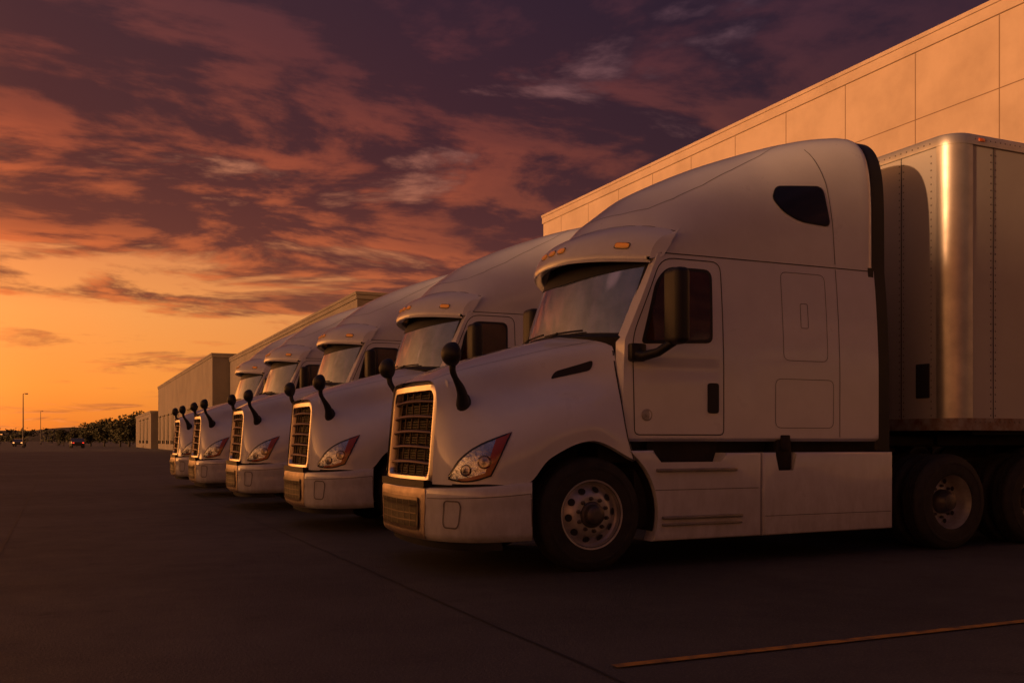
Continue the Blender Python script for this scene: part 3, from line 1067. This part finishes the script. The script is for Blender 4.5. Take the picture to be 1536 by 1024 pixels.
M_POLE = mat('galvanised_pole', (0.10, 0.09, 0.085), .5, .5)
M_LAMP = mat('lamp_glow', (1, .6, .3), .4, emit=(1, .36, .10), estr=2.6)
def street_lamp(x, y, h, lit=False):
    e = empty('street_lamp', (x, y, 0))
    mb = MB()
    mb.tube([(0, 0, 0), (0, 0, h * .5), (0, 0, h)], [.11, .085, .06], 8)
    mb.box((-.25, -.25, 0), (.25, .25, .4), .03)
    mb.tube([(0, 0, h - .1), (.2, 0, h + .04), (.4, 0, h + .05)], .04, 6)
    mb.box((.25, -.12, h), (.7, .12, h + .08), .03)
    obj('pole', mb.mesh('pole', M_POLE), e)
    mb = MB()
    mb.box((.27, -.1, h - .10), (.68, .1, h - .002), .02)
    obj('lamp_head', mb.mesh('lamp_head', M_LAMP if lit else M_CHROME), e)
street_lamp(-7.0, 167, 8.3)
street_lamp(-8.5, 310, 9.5)
street_lamp(-16, 260, 2.6, True)
street_lamp(-24, 330, 3.4, True)
street_lamp(-3, 240, 3.0, True)
M_CARP = mat('car_paint', (0.06, 0.055, 0.06), .35, .3, coat=.6)
M_TAIL = mat('tail_glow', (.5, .02, .01), .3, emit=(1, .05, .02), estr=1.5)
def car(x, y, rz, tail=False):
    e = empty('car', (x, y, 0), rz)
    prof = rpoly([(-2.2, .35), (2.2, .35), (2.25, .75), (2.0, .95), (1.1, 1.0), (.4, 1.42), (-1.0, 1.45), (-1.8, 1.02), (-2.25, .95)], .12)
    mb = MB(); mb.prism(prof, -.88, .88, .05)
    obj('body', mb.mesh('body', M_CARP), e)
    mb = MB()
    for xx in (-1.35, 1.35):
        for yy in (-.8, .8):
            mb.lathe([(.01, -.11), (.3, -.11), (.33, -.08), (.33, .08), (.3, .11), (.01, .11)], (xx, yy, .33), 20)
    obj('wheels', mb.mesh('wheels', M_RUB), e)
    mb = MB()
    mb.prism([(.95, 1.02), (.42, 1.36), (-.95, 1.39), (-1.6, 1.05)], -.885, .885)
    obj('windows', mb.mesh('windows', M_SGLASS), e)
    mb = MB()
    for yy in (-.65, .65):
        mb.box((2.2, yy - .12, .62), (2.28, yy + .12, .78), .02)
    obj('headlamps', mb.mesh('headlamps', M_LAMP), e)
    mb = MB()
    for yy in (-.65, .65):
        mb.box((-2.28, yy - .12, .72), (-2.2, yy + .12, .84), .02)
    obj('taillamps', mb.mesh('taillamps', M_TAIL), e)
car(-9, 200, radians(-95))
car(.5, 158, radians(95))

# ------------------------------------------------------------ world
SUN_EL = radians(7.0)
sdir = np.array((-.985, -.17)); sdir /= np.linalg.norm(sdir)
gdir = np.array((-.955, .297))
W = bpy.data.worlds.new('World')
S.world = W
W.use_nodes = True
nt = W.node_tree
nt.nodes.clear()
wo = N(nt, 'ShaderNodeOutputWorld')
tc = N(nt, 'ShaderNodeTexCoord')
L = nt.links.new
sp = N(nt, 'ShaderNodeSeparateXYZ')
L(tc.outputs['Generated'], sp.inputs[0])
def M(op, a, b=None, c=None, clamp=False):
    n = N(nt, 'ShaderNodeMath', operation=op)
    n.use_clamp = clamp
    for i, v in enumerate((a, b, c)):
        if v is None:
            continue
        if isinstance(v, (int, float)):
            n.inputs[i].default_value = v
        else:
            L(v, n.inputs[i])
    return n.outputs[0]
def MR(f, a, b, c=0, d=1, smooth=True):
    n = N(nt, 'ShaderNodeMapRange', interpolation_type='SMOOTHSTEP' if smooth else 'LINEAR')
    L(f, n.inputs[0])
    for i, v in enumerate((a, b, c, d)):
        if isinstance(v, (int, float)):
            n.inputs[i + 1].default_value = v
        else:
            L(v, n.inputs[i + 1])
    return n.outputs[0]
def RAMP(f, stops):
    n = N(nt, 'ShaderNodeValToRGB')
    L(f, n.inputs[0])
    el = n.color_ramp.elements
    while len(el) < len(stops):
        el.new(.5)
    for e_, (p, c) in zip(el, stops):
        e_.position = p
        e_.color = (*c, 1)
    return n.outputs[0]
def MIX(f, a, b, mode='MIX'):
    n = N(nt, 'ShaderNodeMix', data_type='RGBA', blend_type=mode)
    for i, v in ((0, f), (6, a), (7, b)):
        if isinstance(v, (int, float)):
            n.inputs[i].default_value = v
        elif isinstance(v, tuple):
            n.inputs[i].default_value = (*v, 1)
        else:
            L(v, n.inputs[i])
    return n.outputs[2]
x, y, z = sp.outputs
zz = M('MAXIMUM', z, 0.0)
den = M('ADD', zz, .10)
px = M('DIVIDE', x, den)
py = M('DIVIDE', y, den)
def cloudnoise(ox, oy, scale, det, rough, dist, w=0.0):
    cb = N(nt, 'ShaderNodeCombineXYZ')
    L(M('MULTIPLY', M('ADD', px, ox), .8), cb.inputs[0])
    L(M('ADD', py, oy), cb.inputs[1])
    cb.inputs[2].default_value = w
    n = N(nt, 'ShaderNodeTexNoise')
    n.inputs['Scale'].default_value = scale
    n.inputs['Detail'].default_value = det
    n.inputs['Roughness'].default_value = rough
    n.inputs['Distortion'].default_value = dist
    L(cb.outputs[0], n.inputs['Vector'])
    return n.outputs['Fac']
SC = 1.75
n1 = cloudnoise(0, 0, SC, 9, .58, .3, 5.1)
n2 = cloudnoise(-.10, .07, SC, 9, .58, .3, 5.1)
nb = cloudnoise(0, 0, .55, 3, .5, 0, 7.7)
dens_ = M('ADD', n1, M('MULTIPLY', M('SUBTRACT', nb, .5), .35))
thr = RAMP(zz, [(0, (.53,) * 3), (.055, (.56,) * 3), (.10, (.50,) * 3), (.15, (.42,) * 3), (.21, (.35,) * 3), (.30, (.30,) * 3), (.6, (.28,) * 3)])
cover = MR(dens_, thr, M('ADD', thr, .12))
lit = MR(M('SUBTRACT', n1, n2), -.04, .10)
thick = MR(dens_, thr, M('ADD', thr, .36))
sky = RAMP(zz, [(0, (.76, .19, .022)), (.05, (.96, .31, .045)), (.12, (.92, .35, .085)), (.20, (.68, .23, .085)), (.30, (.42, .16, .10)), (.42, (.28, .12, .11)), (1, (.07, .068, .13))])
dark = RAMP(zz, [(0, (.42, .12, .035)), (.08, (.27, .078, .036)), (.17, (.13, .032, .024)), (.28, (.064, .018, .021)), (.42, (.041, .017, .026)), (.6, (.042, .029, .045)), (1, (.042, .039, .062))])
litc = RAMP(zz, [(0, (.90, .28, .06)), (.08, (.86, .235, .05)), (.18, (.66, .15, .042)), (.27, (.40, .085, .036)), (.36, (.20, .048, .038)), (.5, (.090, .038, .052)), (1, (.065, .053, .082))])
cl = MIX(lit, dark, litc)
cl = MIX(M('MULTIPLY', thick, .5), cl, dark)
full = MIX(M('MULTIPLY', cover, .95), sky, cl)
dot = M('ADD', M('MULTIPLY', x, float(gdir[0])), M('MULTIPLY', y, float(gdir[1])))
az = MR(dot, -.55, .55)
full = MIX(1.0, full, RAMP(az, [(0, (.33, .41, .70)), (.45, (.70, .66, .84)), (.8, (1.0, .95, .92)), (1, (1.3, 1.10, .92))]), 'MULTIPLY')
# low glow beside the sun, out of view, added to warm grilles and fronts
glow = M('MULTIPLY', MR(dot, .30, .95), M('EXPONENT', M('MULTIPLY', zz, -6.5)))
gcol = MIX(glow, (0, 0, 0), (5.2, 2.05, .52))
full = MIX(1.0, full, gcol, 'ADD')
nish = N(nt, 'ShaderNodeTexSky', sky_type='NISHITA')
nish.sun_disc = False
nish.sun_elevation = SUN_EL
nish.sun_rotation = math.atan2(sdir[0], sdir[1])
bg1 = N(nt, 'ShaderNodeBackground')
L(full, bg1.inputs[0])
bg1.inputs[1].default_value = 1.0
bg2 = N(nt, 'ShaderNodeBackground')
L(nish.outputs[0], bg2.inputs[0])
bg2.inputs[1].default_value = 0.002
ad = N(nt, 'ShaderNodeAddShader')
L(bg1.outputs[0], ad.inputs[0])
L(bg2.outputs[0], ad.inputs[1])
L(ad.outputs[0], wo.inputs[0])

sl = bpy.data.lights.new('sun', 'SUN')
sl.energy = 3.0
sl.angle = radians(1.0)
sl.color = (1.0, .47, .19)
so = bpy.data.objects.new('sun', sl)
COL.objects.link(so)
d = Vector((sdir[0] * cos(SUN_EL), sdir[1] * cos(SUN_EL), sin(SUN_EL)))
so.rotation_euler = d.to_track_quat('Z', 'Y').to_euler()
so.location = (-40, 10, 30)

cam = bpy.data.cameras.new('camera')
cam.sensor_width = 36
cam.lens = 36 * 1458 / 1536
cam.shift_y = .0964
cam.clip_start = .05
cam.clip_end = 8000
co = bpy.data.objects.new('camera', cam)
co.location = (0, 0, 1.15)
co.rotation_euler = (radians(90), 0, radians(-24.3))
COL.objects.link(co)
S.camera = co
